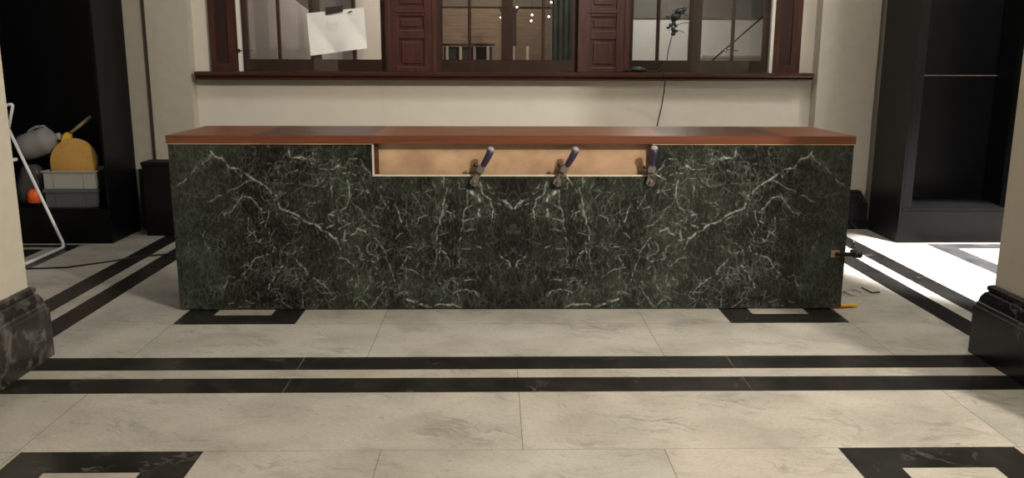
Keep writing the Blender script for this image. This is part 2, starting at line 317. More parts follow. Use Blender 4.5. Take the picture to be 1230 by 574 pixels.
# ------------------------------------------------------------------ walls
def walls():
    W = M['wall']; H = 4.0
    m = MB(); m.box((-5.2, -6, H), (5.2, 11, H+.2)); struct(m.build('ceiling', M['ceil']))
    # window wall: below, beside and above the window band
    m = MB(); m.box((-2.88, 8.08, 0), (2.88, 8.3, 1.38)); m.box((-2.88, 8.08, 1.38), (-2.70, 8.3, H)); m.box((2.70, 8.08, 1.38), (2.88, 8.3, H)); m.box((-2.70, 8.08, 3.0), (2.70, 8.3, H))
    struct(m.build('wall_back', W))
    m = MB(); m.box((-3.215, 7.95, 0), (-2.845, 8.3, H)); struct(m.build('wall_back_left', M['wallp']))
    m = MB(); m.box((2.825, 7.93, 0), (3.355, 8.3, H)); struct(m.build('wall_back_right', M['wallp']))
    m = MB(); m.box((-5.2, 8.02, 0), (-3.235, 8.3, H)); m.box((-3.235, 8.2, 0), (-3.215, 8.3, H), 0); struct(m.build('wall_aisle_left', M['wallp']))
    m = MB(); m.box((3.375, 8.02, 0), (5.2, 8.3, H)); struct(m.build('wall_aisle_right', M['wallr']))
    # nearer piers either side
    for s, nm in ((-1, 'left'), (1, 'right')):
        x0, x1 = sorted((s*2.525, s*3.3))
        m = MB(); m.box((x0, 2.6, 0), (x1, 4.355, H)); struct(m.build('wall_pier_'+nm, M['wallr']))
        prof = [(0, 0), (.066, 0), (.066, .262), (.056, .268), (.056, .284), (.050, .290), (.046, .315), (.032, .342), (.018, .352), (.026, .360), (.026, .378), (.014, .386), (0, .388)]
        m = MB(); sweep(m, [(x0, 2.6), (x1, 2.6), (x1, 4.355), (x0, 4.355)], prof, True)
        struct(m.build('baseboard_pier_'+nm, M['bm' if s > 0 else 'bml']))
    prof = [(0, 0), (.08, 0), (.08, .245), (.07, .25), (.07, .268), (.06, .28), (.05, .31), (.03, .335), (.03, .35), (.012, .36), (0, .362)]
    m = MB(); sweep(m, [(2.825, 8.08), (2.825, 7.93), (3.275, 7.93), (3.275, 8.05)], prof); struct(m.build('baseboard_back_right', M['bm']))
    m = MB(); sweep(m, [(-3.215, 8.05), (-3.215, 7.95), (-2.845, 7.95), (-2.845, 8.08)], prof); struct(m.build('baseboard_back_left', M['bm']))
    m = MB(); sweep(m, [(-2.845, 8.08), (2.825, 8.08)], prof[:4]+[(.05, .27), (0, .28)]); struct(m.build('baseboard_back', M['bm']))
    # room behind the camera and the outer walls
    m = MB(); m.box((-5.4, -6, 0), (-5.2, 11, H)); struct(m.build('wall_left', W))
    m = MB(); m.box((5.2, -6, 0), (5.4, 11, H)); struct(m.build('wall_right', W))
    m = MB(); m.box((-5.4, -6.2, 0), (5.4, -6, H)); struct(m.build('wall_front', M['greywall']))
walls()
# ------------------------------------------------------------------ windows
def windows():
    Z0, Z1 = 1.425, 2.98
    # sill board with a moulded lip
    m = MB(); m.prism([(8.1, 1.358), (7.925, 1.358), (7.918, 1.372), (7.93, 1.385), (7.905, 1.392), (7.898, 1.405), (7.898, 1.422), (7.906, 1.430), (8.1, 1.432)], -2.80, 2.78, 'x')
    struct(m.build('trim_1', M['mahogh']))
    # outer frames left and right: post with sunk panel and the white bead
    n = 2
    for s in (-1, 1):
        m = MB(); a, b = sorted((s*2.69, s*2.44))
        m.box((a, 8.06, 1.432), (b, 8.24, Z1)); 
        m.box((a, 8.045, 1.432), (a+.055, 8.06, Z1)); m.box((b-.085, 8.045, 1.432), (b, 8.06, Z1)); m.box((a+.055, 8.045, 1.432), (b-.085, 8.06, 1.50))
        m.box((a+.055, 8.0585, 1.50), (b-.085, 8.0615, Z1), 1)
        struct(m.build('trim_%d' % n, [M['mahog'], M['mahogd']])); n += 1
        a, b = sorted((s*2.44, s*2.412)); m = MB(); m.box((a, 8.05, 1.432), (b, 8.2, Z1)); struct(m.build('trim_%d' % n, M['bead'])); n += 1
    # panelled piers between the windows
    for s in (-1, 1):
        a, b = sorted((s*1.098, s*.645)); m = MB(); y = 8.03
        m.box((a, y+.02, 1.432), (b, 8.24, Z1))
        xa, xb = a+.11, b-.11
        for (u, v) in ((a, xa), (xb, b)): m.box((u, y, 1.432), (v, y+.02, Z1))
        m.box((a-.004, y-.008, 1.432), (a+.035, y, Z1)); m.box((b-.035, y-.008, 1.432), (b+.004, y, Z1))
        for (u, v) in ((1.432, 1.475), (1.725, 1.80), (1.925, 2.0), (2.5, 2.57)): m.box((xa, y, u), (xb, y+.02, v))
        for (u, v) in ((1.475, 1.725), (1.80, 1.925), (2.0, 2.5)):
            m.prism([(xa+.03, u+.03), (xb-.03, u+.03), (xb-.03, v-.03), (xa+.03, v-.03)], y+.006, y+.021, 'y')
        m.box((xa-.02, y-.012, 1.955), (xb+.02, y, 1.97))
        struct(m.build('trim_%d' % n, M['mahog'], bevel=.004)); n += 1
    m = MB(); m.box((-2.69, 8.03, Z1), (2.69, 8.24, 3.08)); struct(m.build('trim_%d' % n, M['mahog']))
    for i, (xa, xb, mids) in enumerate(((-2.412, -1.098, ((-2.08, .028), (-1.75, .10), (-1.40, .028))), (-.645, .645, ((-.345, .028), (0, .10), (.330, .028))), (1.098, 2.412, ((1.385, .028), (1.728, .115), (2.078, .028))))):
        root = bpy.data.objects.new('window_%d' % (i+1), None); C.objects.link(root); root.location = ((xa+xb)/2, 8.1, Z0); struct(root)
        L = root.location
        def sub(name, mb, mt, bev=0): return mb.build(name, mt, root, bev)
        def B(mb, a, b): mb.box((a[0]-L.x, a[1]-L.y, a[2]-L.z), (b[0]-L.x, b[1]-L.y, b[2]-L.z))
        m = MB(); B(m, (xa, 8.10, 1.432), (xb, 8.15, 1.54)); B(m, (xa, 8.10, 2.88), (xb, 8.15, Z1))
        B(m, (xa, 8.10, 1.54), (xa+.055, 8.15, 2.88)); B(m, (xb-.055, 8.10, 1.54), (xb, 8.15, 2.88))
        sub('window_frame', m, M['sash'], .003)
        for (x, wd) in mids:
            m = MB(); B(m, (x-wd/2, 8.105, 1.54), (x+wd/2, 8.145, 2.88)); sub('mullion' if wd > .05 else 'glazing_bar', m, M['sash'], .003)
        m = MB(); B(m, (xa+.03, 8.066, 1.434), (xb-.03, 8.070, Z1)); sub('pane', m, M['glass'])
windows()
# ------------------------------------------------------------------ the room beyond the glass
def back_room():
    m = MB(); m.box((-3.4, 10.6, 0), (3.6, 10.8, 2.9)); struct(m.build('wall_back_room', M['greywall']))
    m = MB(); m.box((-3.6, 8.3, 0), (-3.4, 10.8, 2.9)); struct(m.build('wall_back_room_left', M['panelw']))
    m = MB(); m.box((3.6, 8.3, 0), (3.8, 10.8, 2.9)); struct(m.build('wall_back_room_right', M['panelw']))
    m = MB(); m.box((-3.6, 8.3, 2.9), (3.8, 10.8, 3.0)); struct(m.build('ceiling_back_room', M['greywall']))
    # added grey panel: its sloping edge shapes the diagonal shadow line in the left window
    m = MB(); m.prism([(-3.0, 0), (-1.72, 0), (-1.72, 1.80), (-2.12, 2.08), (-2.7, 2.5), (-3.0, 2.5)], 9.3, 9.38, 'y'); struct(m.build('wall_shadow_edge', M['greywall']))
    m = MB(); m.box((-1.70, 10.2, 0), (-.95, 10.25, 2.9)); struct(m.build('wall_plaster', M['wall']))
    # boarded wall, middle window
    m = MB()
    for k in range(16): m.box((-.93, 10.0, .9+k*.075), (.52, 10.03, .9+k*.075+.0735))
    m.box((-.93, 10.03, 0), (.52, 10.06, 2.12)); struct(m.build('wall_boarded', M['slat']))
    m = MB(); m.box((-.93, 10.0, 2.12), (.52, 10.06, 2.9)); struct(m.build('wall_upper_dark', M['brownwall']))
    # right: pale dado, darker above
    m = MB(); m.box((.95, 10.4, 0), (3.6, 10.44, 2.02)); struct(m.build('wall_dado', M['panelw']))
    m = MB(); m.box((.95, 10.38, 2.02), (3.6, 10.44, 2.9)); struct(m.build('wall_upper', M['brownwall']))
back_room()
# ------------------------------------------------------------------ the counter
VEINS = [
 (1.0,9.0,[(.262, .752), (.205, .690)]),
 (.95,6.0,[(.212, .66), (.214, .60)]),
 (.6,2.5,[(.205, .61), (.30, .57)]),
 (0.90,4.5,[(1.83, 0.999), (1.726, 0.897), (1.663, 0.888), (1.556, 0.813), (1.478, 0.729), (1.427, 0.644), (1.328, 0.577)]),
 (0.90,4.0,[(1.413, 0.634), (1.304, 0.577), (1.221, 0.549), (1.158, 0.501), (1.029, 0.443)]),
 (0.50,2.5,[(2.047, 0.785), (1.939, 0.878), (1.821, 0.989)]),
 (0.50,3.5,[(1.889, 0.672), (1.783, 0.729), (1.64, 0.804), (1.574, 0.823)]),
 (0.70,2.5,[(1.792, 0.597), (1.724, 0.635), (1.654, 0.719), (1.599, 0.71), (1.547, 0.644), (1.516, 0.616)]),
 (0.70,2.5,[(1.514, 0.577), (1.593, 0.501), (1.647, 0.463)]),
 (1.00,2.5,[(1.634, 0.279), (1.583, 0.337), (1.488, 0.37), (1.477, 0.405)]),
 (0.80,2.5,[(1.529, 0.132), (1.487, 0.211), (1.436, 0.279)]),
 (0.60,2.0,[(1.694, 0.211), (1.634, 0.279)]),
 (0.80,3.0,[(1.426, 0.376), (1.336, 0.298), (1.282, 0.24), (1.209, 0.171), (1.137, 0.092)]),
 (1.00,2.5,[(1.366, 1.027), (1.356, 0.962), (1.286, 0.962), (1.214, 0.92)]),
 (0.80,2.0,[(1.228, 1.027), (1.213, 0.944)]),
 (1.00,7.0,[(1.096, 0.888), (1.049, 0.916)]),
 (0.90,2.0,[(1.049, 0.916), (1.059, 0.634)]),
 (0.90,2.0,[(1.179, 0.892), (1.096, 0.888)]),
 (0.90,2.0,[(1.041, 0.864), (0.959, 0.851)]),
 (1.00,4.0,[(1.135, 0.606), (1.088, 0.606)]),
 (1.00,3.5,[(1.148, 0.524), (1.09, 0.549)]),
 (0.90,3.5,[(1.028, 0.453), (0.96, 0.52), (0.914, 0.501)]),
 (0.80,2.0,[(0.723, 0.663), (0.688, 0.558)]),
 (0.90,2.0,[(0.948, 0.321), (0.864, 0.307)]),
 (0.55,3.5,[(0.403, 0.774), (0.45, 0.59), (0.476, 0.388), (0.485, 0.293)]),
 (0.50,2.5,[(0.38, 0.767), (0.419, 0.636), (0.451, 0.575)]),
 (0.55,3.0,[(0.282, 0.759), (0.298, 0.59), (0.33, 0.419), (0.335, 0.293)]),
 (0.45,2.5,[(0.214, 0.736), (0.283, 0.652), (0.31, 0.513)]),
 (1.00,3.0,[(0.206, 0.812), (0.191, 0.744), (0.139, 0.698), (0.123, 0.629), (0.131, 0.582)]),
 (0.70,2.0,[(0.168, 0.805), (0.123, 0.759)]),
 (0.80,2.5,[(0.372, 0.102), (0.31, 0.126), (0.248, 0.118), (0.225, 0.086)]),
 (1.00,4.0,[(0.667, 0.063), (0.559, 0.022), (0.466, 0.03), (0.326, 0.013)]),
 (0.70,2.0,[(0.708, 0.27), (0.632, 0.254), (0.571, 0.214)]),
 (0.50,2.0,[(0.599, 0.744), (0.501, 0.759)]),
 (0.50,2.0,[(0.524, 0.744), (0.472, 0.667)]),
 (0.80,2.0,[(0.412, 0.629), (0.359, 0.59)]),
 (0.60,2.0,[(0.49, 0.482), (0.398, 0.497)]),
 (0.70,2.0,[(0.468, 0.388), (0.415, 0.356), (0.393, 0.277)]),
 (0.60,2.0,[(0.325, 0.182), (0.232, 0.186)]),
 (0.50,2.0,[(0.307, 0.497), (0.2, 0.52)]),
 (0.50,2.0,[(0.323, 0.388), (0.2, 0.395)]),
 (0.60,2.0,[(0.454, 0.835), (0.425, 0.805)]),
 (0.90,2.5,[(0.047, 0.698), (0.006, 0.644), (0.067, 0.698)]),
 (0.90,2.0,[(0.077, 0.34), (0.016, 0.269)]),
 (0.60,2.0,[(0.891, 0.012), (0.792, 0.15)]),
 (0.60,2.0,[(0.859, 0.462), (0.77, 0.288), (0.735, 0.17)]),
 (0.50,2.5,[(1.005, 0.052), (0.887, 0.17), (0.844, 0.327), (0.86, 0.443)]),
]
def vein_fields(nx, nz, x0, x1, z1):
    """per-vertex strength of the pale veins, mirrored about the centre (book-matched slabs)"""
    h = 2.1/840; gx = int(2.1/h)+1; gz = int(1.05/h)+1
    F = np.zeros((gz, gx)); rng = random.Random(11)
    def seg(a, b, w, k):
        r = w*3; xa, xb = sorted((a[0], b[0])); za, zb = sorted((a[1], b[1]))
        i0 = max(0, int((xa-r)/h)); i1 = min(gx, int((xb+r)/h)+2); j0 = max(0, int((za-r)/h)); j1 = min(gz, int((zb+r)/h)+2)
        if i1 <= i0 or j1 <= j0: return
        X, Z = np.meshgrid(np.arange(i0, i1)*h, np.arange(j0, j1)*h)
        dx, dz = b[0]-a[0], b[1]-a[1]; t = np.clip(((X-a[0])*dx+(Z-a[1])*dz)/max(1e-9, dx*dx+dz*dz), 0, 1)
        d = np.hypot(X-a[0]-t*dx, Z-a[1]-t*dz); F[j0:j1, i0:i1] = np.maximum(F[j0:j1, i0:i1], k*np.exp(-(d/w)**2))
    def crack(pts, w, k, jit, brk=.12):
        out = list(pts)
        for lv in range(3):
            q = [out[0]]
            for a, b in zip(out, out[1:]):
                L = math.hypot(b[0]-a[0], b[1]-a[1]); m = ((a[0]+b[0])/2+rng.gauss(0, jit*L), (a[1]+b[1])/2+rng.gauss(0, jit*L)); q += [m, b]
            out = q
        n = len(out)
        live = 1
        for i, (a, b) in enumerate(zip(out, out[1:])):
            if i % 2 == 0: live = rng.random() > brk
            if live: seg(a, b, w*rng.uniform(.45, 1.3), k*rng.uniform(.3, 1.15))
        return out
    for k, w, p in VEINS:
        o = crack(p, .0015+.0007*w, k*.95, .085, .24 if p[0][0] > .9 else .08)
        for c, c2 in zip(o[::2], o[1::2]):   # splinters leaving the vein and running beside it
            if rng.random() < .35: continue
            t = math.atan2(c2[1]-c[1], c2[0]-c[0])+rng.choice((0, 0, .5, -.5, 1.2, -1.2)); e = rng.gauss(0, .014); L = rng.uniform(.015, .07)
            q = (c[0]-e*math.sin(t), c[1]+e*math.cos(t)); crack([q, (q[0]+L*math.cos(t), q[1]+L*math.sin(t))], .0020, k*rng.uniform(.2, .55), .10)
    for i in range(950):                    # short fine cracks all over, denser where the photograph's stone is broken up
        x = rng.uniform(0, 2.08); z = rng.uniform(0, 1.04)
        dens = .25+.75*math.exp(-((x-1.05)/.5)**2)+.3*math.exp(-((z-.12)/.2)**2)
        if x > 1.75: dens *= .35
        if x < .25: dens *= .35
        if rng.random() > dens: continue
        base = 1.35 if x < .75 else (-.75 if x > 1.1 else rng.choice((-.8, .8, 1.3)))
        a = base+rng.gauss(0, .7); L = rng.uniform(.02, .10)
        p = [(x, z), (x+L*math.cos(a), z+L*math.sin(a))]
        for q in range(rng.choice((0, 1, 1, 2))):
            a += rng.uniform(.4, 1.2)*rng.choice((-1, 1)); p.append((p[-1][0]+L*.6*math.cos(a), p[-1][1]+L*.6*math.sin(a)))
        crack(p, rng.uniform(.0018, .0032), rng.choice((.05, .08, .12, .18, .3, .55)), .08)
    xs = np.abs(x0+(x1-x0)*np.arange(nx+1)/nx); zs = z1*np.arange(nz+1)/nz
    I = np.clip(xs/h, 0, gx-1.001); J = np.clip(zs/h, 0, gz-1.001); i = I.astype(int); j = J.astype(int); fi = I-i; fj = (J-j)[:, None]
    G = (F[j][:, i]*(1-fi)+F[j][:, i+1]*fi)*(1-fj)+(F[j+1][:, i]*(1-fi)+F[j+1][:, i+1]*fi)*fj
    # soft grey-green clouding that runs in bands
    XX, ZZ = np.meshgrid(xs, zs)
    Cc = 1.5*np.exp(-((XX-1.98)/.22)**2)*(.5+.5*(1-ZZ))+.55*np.exp(-((XX-.98-.12*ZZ)/.20)**2)+.5*np.exp(-((XX-.48-.18*np.cos(ZZ*2.2))/.055)**2)+.35*np.exp(-((XX-.26-.08*np.cos(ZZ*3))/.035)**2)
    return G, Cc*.85
def counter():
    root = thing('reception_counter', (0, 5.243, 0), 'long green marble reception counter with a cherry wood top and open notch in its front', 'counter')
    W, H, NX, NZ = 2.085, 1.040, 1042, 260
    G, K = vein_fields(NX, NZ, -W, W, H)
    zc, xa, xb = .855, -.848, .846
    xs = np.linspace(-W, W, NX+1); zs = np.linspace(0, H, NZ+1)
    ia = int(np.argmin(abs(xs-xa))); ib = int(np.argmin(abs(xs-xb))); jc = int(np.argmin(abs(zs-zc)))
    xa, xb, zc = float(xs[ia]), float(xs[ib]), float(zs[jc])
    v = [(float(x), 0, float(z)+.006*(1-z/H)) for z in zs for x in xs]; n1 = NX+1
    f = [(j*n1+i, j*n1+i+1, (j+1)*n1+i+1, (j+1)*n1+i) for j in range(NZ) for i in range(NX) if not (j >= jc and ia <= i < ib)]
    mi = [0]*len(f)
    ol = [(-W, .006), (W, .006), (W, H), (xb, H), (xb, zc), (xa, zc), (xa, H), (-W, H)]; o = len(v)
    v += [(x, 0, z) for x, z in ol]+[(x, .022, z) for x, z in ol]
    for k in range(8):
        f.append((o+k, o+8+k, o+8+(k+1) % 8, o+(k+1) % 8)); mi.append(1 if k in (3, 4, 5) else 0)
    for q in ((0, 1, 4, 5), (1, 2, 3, 4), (0, 5, 6, 7)): f.append(tuple(o+8+i for i in q)); mi.append(0)
    me = bpy.data.meshes.new('marble_front'); me.from_pydata(v, [], f); me.materials.append(M['marble']); me.materials.append(M['edge'])
    me.polygons.foreach_set('material_index', mi)
    for nm, A in (('vein', G), ('cloud', K)):
        at = me.attributes.new(nm, 'FLOAT', 'POINT'); at.data.foreach_set('value', np.concatenate([A.ravel(), np.zeros(16)]).astype('f'))
    ob = bpy.data.objects.new('marble_front', me); C.objects.link(ob); ob.parent = root; ob['label'] = 'dark green white-veined marble front'
    # worktop with its patches let in flush
    m = MB(); z0, z1 = 1.046, 1.094
    xs = [-2.09, -1.57, -.86, .93, 1.66, 2.09]; ms = [0, 1, 2, 1, 0]
    m.box((-2.09, -.012, z0), (2.09, .748, z1-.0005), 0)
    for a, b, k in zip(xs, xs[1:], ms):
        m.add([(a, .0 if k else -.012, z1), (b, .0 if k else -.012, z1), (b-.0, .748, z1), (a-.0, .748, z1)], [(0, 1, 2, 3)], k)
    t = m.build('countertop', [M['top'], M['topd'], M['topc']], root); t['label'] = 'reddish cherry wood top with darker inset patches'
    for a, b in ((-2.084, xa), (xb, 2.084)): m = MB(); m.box((a, -.009, 1.0405), (b, .02, 1.0462)); m.build('trim_strip', M['brass'], root)
    m = MB(); m.box((xa-.0, -.0035, zc-.010), (xb-.01, -.0005, zc)); m.build('edge_strip', M['edge'], root)
    m = MB(); m.box((xa-.010, -.0035, zc-.010), (xa-.0003, -.0005, 1.040)); m.build('edge_strip', M['edge'], root)
    m = MB(); m.box((-2.0, .052, .06), (2.0, .07, 1.045)); m.build('backing_board', M['ply'], root)['label'] = 'bare plywood board behind the notch'
    m = MB(); m.box((xa+.004, .0222, .62), (xa+.024, .051, 1.045)); m.build('batten', M['darkwood'], root)
    for s in (-1, 1):
        a, b = sorted((s*2.062, s*2.082)); m = MB(); m.box((a, .0225, .006), (b, .72, 1.045)); m.build('side_panel', M['blk'], root, .001)
    m = MB(); m.box((-2.05, .03, 0), (2.05, .70, .055)); m.build('plinth', M['blkd'], root)
    m = MB(); m.box((-2.05, .70, .0), (2.05, .715, 1.045)); m.build('rear_panel', M['ply'], root)
    return zc
ZC = counter()
# ------------------------------------------------------------------ clamps gripping the marble edge
def clamp(x, lean, bar, label):
    root = thing('hand_clamp', (x, 5.243, ZC), label, 'clamp', rot=(0, lean, 0)); root.scale = (1.25, 1.05, 1.06 if lean > .1 else 1.0)
    m = MB(); m.prism([(-.013, .016), (.013, .016), (.014, -.02), (.022, -.055), (.012, -.068), (-.016, -.064), (-.022, -.045), (-.014, -.01)], -.034, -.014, 'y')
    m.box((-.012, -.034, .014), (.012, .040, .030)); m.box((-.012, .0235, -.045), (.012, .034, .03))
    m.prism([(-.018, .02), (.016, .02), (.019, .05), (.010, .066), (-.010, .066), (-.021, .045)], -.052, -.012, 'y')
    m.build('jaw', M['grey'], root, .002)
    m = MB(); m.tube([(0, -.034, .050), (.002, -.045, .075), (.003, -.060, .12), (.0, -.078, .168)], [.012, .0155, .0165, .018], 14); m.build('grip', M['purple'], root)
    m = MB(); m.tube([(0, -.077, .165), (-.001, -.081, .176), (-.001, -.084, .185)], [.0185, .017, .009], 14); m.build('grip_cap', M['capg'], root)
    m = MB(); m.tube([(0, -.066, -.036), (0, -.010, -.036)], .005, 8); m.lathe([(.009, 0), (.010, .004), (.007, .010)], Matrix.Translation((0, -.001, -.036)) @ Matrix.Rotation(PI/2, 4, 'X'), 16)
    m.build('screw', M['rod'], root)
    if bar is not None:
        m = MB(); m.tube([(.004, -.062, .020), (.004+.075*math.cos(bar), -.066, .020+.075*math.sin(bar))], .0055, 8); m.build('tommy_bar', M['rod'], root)
    m = MB(); m.lathe([(.006, 0), (.011, .004), (.011, .016), (.006, .02)], Matrix.Translation((-.022, -.036, .048)) @ Matrix.Rotation(-PI/2, 4, 'Y'), 12); m.build('thumb_nut', M['blkpl'], root)
clamp(-.218, math.radians(27), None, 'purple-gripped hand clamp on the notch edge, leftmost of the three')
clamp(.290, math.radians(27), math.radians(-30), 'purple-gripped hand clamp leaning right in the middle of the notch edge')
clamp(.838, math.radians(2), math.radians(-32), 'upright purple-gripped hand clamp at the right corner of the notch')
def side_clamp():
    root = thing('edge_clamp', (2.085, 5.243, .36), 'black clamp with a tan wood pad sticking out of the right counter edge', 'clamp')
    m = MB(); m.box((-.094, -.016, -.022), (-.040, -.002, .022)); m.build('pad', M['pad'], root, .002)
    m = MB(); m.box((-.07, -.034, -.013), (.075, -.018, .013)); m.box((.055, -.034, -.013), (.075, .06, .013)); m.build('bar', M['blkpl'], root, .003)
    m = MB(); m.lathe([(.012, 0), (.019, .004), (.020, .018), (.023, .024), (.024, .05), (.017, .058)], Matrix.Translation((.035, -.028, 0)) @ Matrix.Rotation(PI/2, 4, 'Y'), 18); m.build('knob', M['blkpl'], root)
side_clamp()
# ------------------------------------------------------------------ black recessed units either side
def unit(s, label):
    root = thing('black_cabinet', (s*3.9, 7.245, 0), label, 'cabinet')
    K = 'blk' if s > 0 else 'blkd'  # left unit takes the darker black, since less light reaches it
    def X(a, b): return sorted((s*(a-3.9), s*(b-3.9)))
    H = 3.3
    for a, b in ((3.365, 3.385), (4.40, 4.42)):
        x0, x1 = X(a, b); m = MB(); m.box((x0, .0, .0), (x1, .60, H)); m.build('side_panel', M[K], root, .002)
    for a, b in (((3.3855, 3.465), (4.30, 4.3995)) if s > 0 else ((4.30, 4.3995),)):
        x0, x1 = X(a, b); m = MB(); m.box((x0, .001, .301), (x1, .12, H)); m.build('post', M[K], root, .003)
    x0, x1 = X(3.386, 4.399)
    m = MB(); m.box((x0, .0, 0), (x1, .58, .285)); m.box((x0, -.006, .285), (x1, .58, .300)); m.build('plinth', M[K], root, .002)
    m = MB(); m.box((x0, .56, .301), (x1, .58, 1.4249)); m.build('back_panel', M['blkd'], root)
    m = MB(); m.box((x0, .56, 1.425), (x1, .58, H)); m.build('back_panel', M['blkd'], root)
    if s > 0: m = MB(); m.box((x0, .552, 1.411), (x1, .5599, 1.421)); m.build('joint_rail', M['grey'], root, .002)
    m = MB(); m.box((x0, .02, H-.3), (x1, .545, H)); m.build('header', M[K], root)
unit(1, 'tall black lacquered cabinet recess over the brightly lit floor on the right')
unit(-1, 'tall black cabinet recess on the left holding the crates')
# ------------------------------------------------------------------ things stored in the left recess
def crate(z, h, m_, w, lab, rim, y=7.30):
    root = thing('plastic_crate', (-3.71, y+.18, z), lab, 'crate', 'stacked plastic crates')
    m = MB(); d = .17; t = .008; x = w/2
    m.box((-x, -d, 0), (x, d, t)); m.box((-x, -d, t), (x, -d+t, h)); m.box((-x, d-t, t), (x, d, h)); m.box((-x, -d+t, t), (-x+t, d-t, h)); m.box((x-t, -d+t, t), (x, d-t, h))
    for u in (-x+.09, x-.09): m.box((u-.004, -d-.006, .004), (u+.004, -d, h-rim))
    m.build('body', m_, root, .002)
    m = MB()
    for a, b in (((-x-.012, -d-.012), (x+.012, -d-.0005)), ((-x-.012, d+.0005), (x+.012, d+.012)), ((-x-.012, -d-.0005), (-x-.0005, d+.0005)), ((x+.0005, -d-.0005), (x+.012, d+.0005))):
        m.box((a[0], a[1], h-rim), (b[0], b[1], h-.001))
    m.build('rim', m_, root, .001)
crate(.3005, .158, M['crated'], .43, 'dark grey plastic crate in the left recess, lower of the two', .03)
crate(.460, .152, M['crate'], .43, 'pale grey plastic crate in the left recess, upper of the two', .012)
def disc():
    root = thing('round_pad', (-3.70, 7.41, .676), 'round mustard-yellow disc standing on edge in the pale crate', 'disc', rot=(math.radians(-8), 0, 0))
    mx = Matrix.Rotation(PI/2, 4, 'X')
    m = MB(); m.lathe([(.19, -.022), (.200, -.016), (.204, 0), (.200, .016), (.19, .022)], mx, 48); m.build('pad', M['mustard'], root)
    m = MB(); m.lathe([(.05, -.034), (.055, -.0225)], mx, 24); m.build('hub', M['tan'], root)
disc()
def tool():
    root = thing('float_tool', (-3.775, 7.49, .895), 'tan-handled tool with a yellow head poking up behind the mustard disc', 'tool')
    m = MB(); m.tube([(0, 0, 0), (.10, 0, .075), (.215, 0, .158)], [.013, .014, .017], 12); m.build('handle', M['tan'], root)
    m = MB(); m.prism([(-.055, -.055), (.03, -.07), (.035, .005), (-.0, .03), (-.03, .01)], -.02, .02, 'y'); m.box((-.03, -.015, -.26), (.0, .015, -.05)); m.build('head', M['yellow'], root, .004)
tool()
def jug():
    a = Matrix.Translation((-4.115, 7.50, .80)) @ Matrix.Rotation(math.radians(72), 4, 'Y')
    root = thing('plastic_jug', (0, 0, 0), 'translucent grey plastic jug lying on its side left of the mustard disc', 'jug'); root.matrix_world = a
    m = MB(); m.lathe([(.02, -.06), (.10, -.055), (.112, -.04), (.115, .05), (.113, .14), (.116, .16), (.104, .20), (.06, .232), (.03, .245), (.026, .262)], n=32); m.build('body', M['clear'], root)
    m = MB(); m.lathe([(.029, .2605), (.032, .264), (.032, .288), (.024, .292)]); m.build('cap', M['crate'], root)
    m = MB(); m.tube([(-.09, 0, .205), (-.12, 0, .19), (-.135, 0, .12), (-.125, 0, .06), (-.108, 0, .03)], .012, 8); m.build('handle', M['clear'], root)
jug()
def bag():
    root = thing('plastic_bag', (-4.10, 7.47, .3005), 'crumpled translucent bag with something orange inside under the jug', 'bag')
    rng = random.Random(3); m = MB(); n = 28; prof = [(.02, 0), (.12, .002), (.145, .06), (.14, .16), (.11, .25), (.08, .32), (.05, .345)]; vs = []
    for i, (r, z) in enumerate(prof):
        for k in range(n): q = r*(1+rng.uniform(-.10, .10)); vs.append((q*math.cos(2*PI*k/n), q*.75*math.sin(2*PI*k/n), z+rng.uniform(-.006, .006)*(i > 1)))
    fs = [(i*n+k, i*n+(k+1) % n, (i+1)*n+(k+1) % n, (i+1)*n+k) for i in range(len(prof)-1) for k in range(n)]+[tuple(range(n-1, -1, -1)), tuple((len(prof)-1)*n+k for k in range(n))]
    m.add(vs, fs, 0, True); m.build('film', M['bagp'], root)
    m = MB(); m.lathe([(.03, .0), (.06, .01), (.055, .09), (.03, .12)], Matrix.Translation((.06, -.110, .03)), 20); m.build('contents', M['orange'], root)['label'] = 'orange contents'
bag()
def step_stool():
    root = thing('step_stool', (-3.95, 6.80, 0), 'white tubular folding step stool beside the left pier', 'step stool')
    X = lambda x: x+3.95
    def rnd(P, r=.05):
        out = [Vector(P[0])]
        for a, b, c in zip(P, P[1:], P[2:]):
            a, b, c = map(Vector, (a, b, c)); u = (a-b).normalized(); v = (c-b).normalized()
            for k in range(7):
                t = k/6; out.append(b+u*r*(1-t)**2+v*r*t**2)
        return out+[Vector(P[-1])]
    m = MB(); m.tube(rnd([(X(-4.03), .26, .985), (X(-3.68), .26, .013), (X(-3.68), -.40, .013), (X(-4.03), -.40, .985)]), .0125, 12); m.build('rear_frame', M['white'], root)
    m = MB(); m.tube(rnd([(X(-4.42), .232, .013), (X(-4.055), .232, 1.16), (X(-3.955), .232, 1.19), (X(-4.01), .232, 1.0)], .035), .012, 12); m.build('front_frame', M['white'], root)
    m = MB(); m.tube(rnd([(X(-4.42), -.372, .013), (X(-4.055), -.372, 1.16), (X(-3.955), -.372, 1.19), (X(-4.01), -.372, 1.0)], .035), .012, 12); m.build('front_frame', M['white'], root)
    m = MB(); m.tube([(X(-4.02), -.372, 1.172), (X(-4.02), .232, 1.172)], .012, 12); m.build('hand_rail', M['white'], root)
    for x, z in ((-4.09, .745), (-4.20, .46), (-4.30, .2)):
        m = MB(); m.box((X(x)-.11, -.355, z-.012), (X(x)+.13, .218, z+.012)); m.build('tread', M['white'], root, .004)
    for y in (.26, -.40):
        m = MB(); m.lathe([(.018, 0), (.020, .004), (.019, .03), (.015, .034)], Matrix.Translation((X(-3.684), y, 0)), 14); m.build('rubber_foot', M['blkpl'], root)
step_stool()
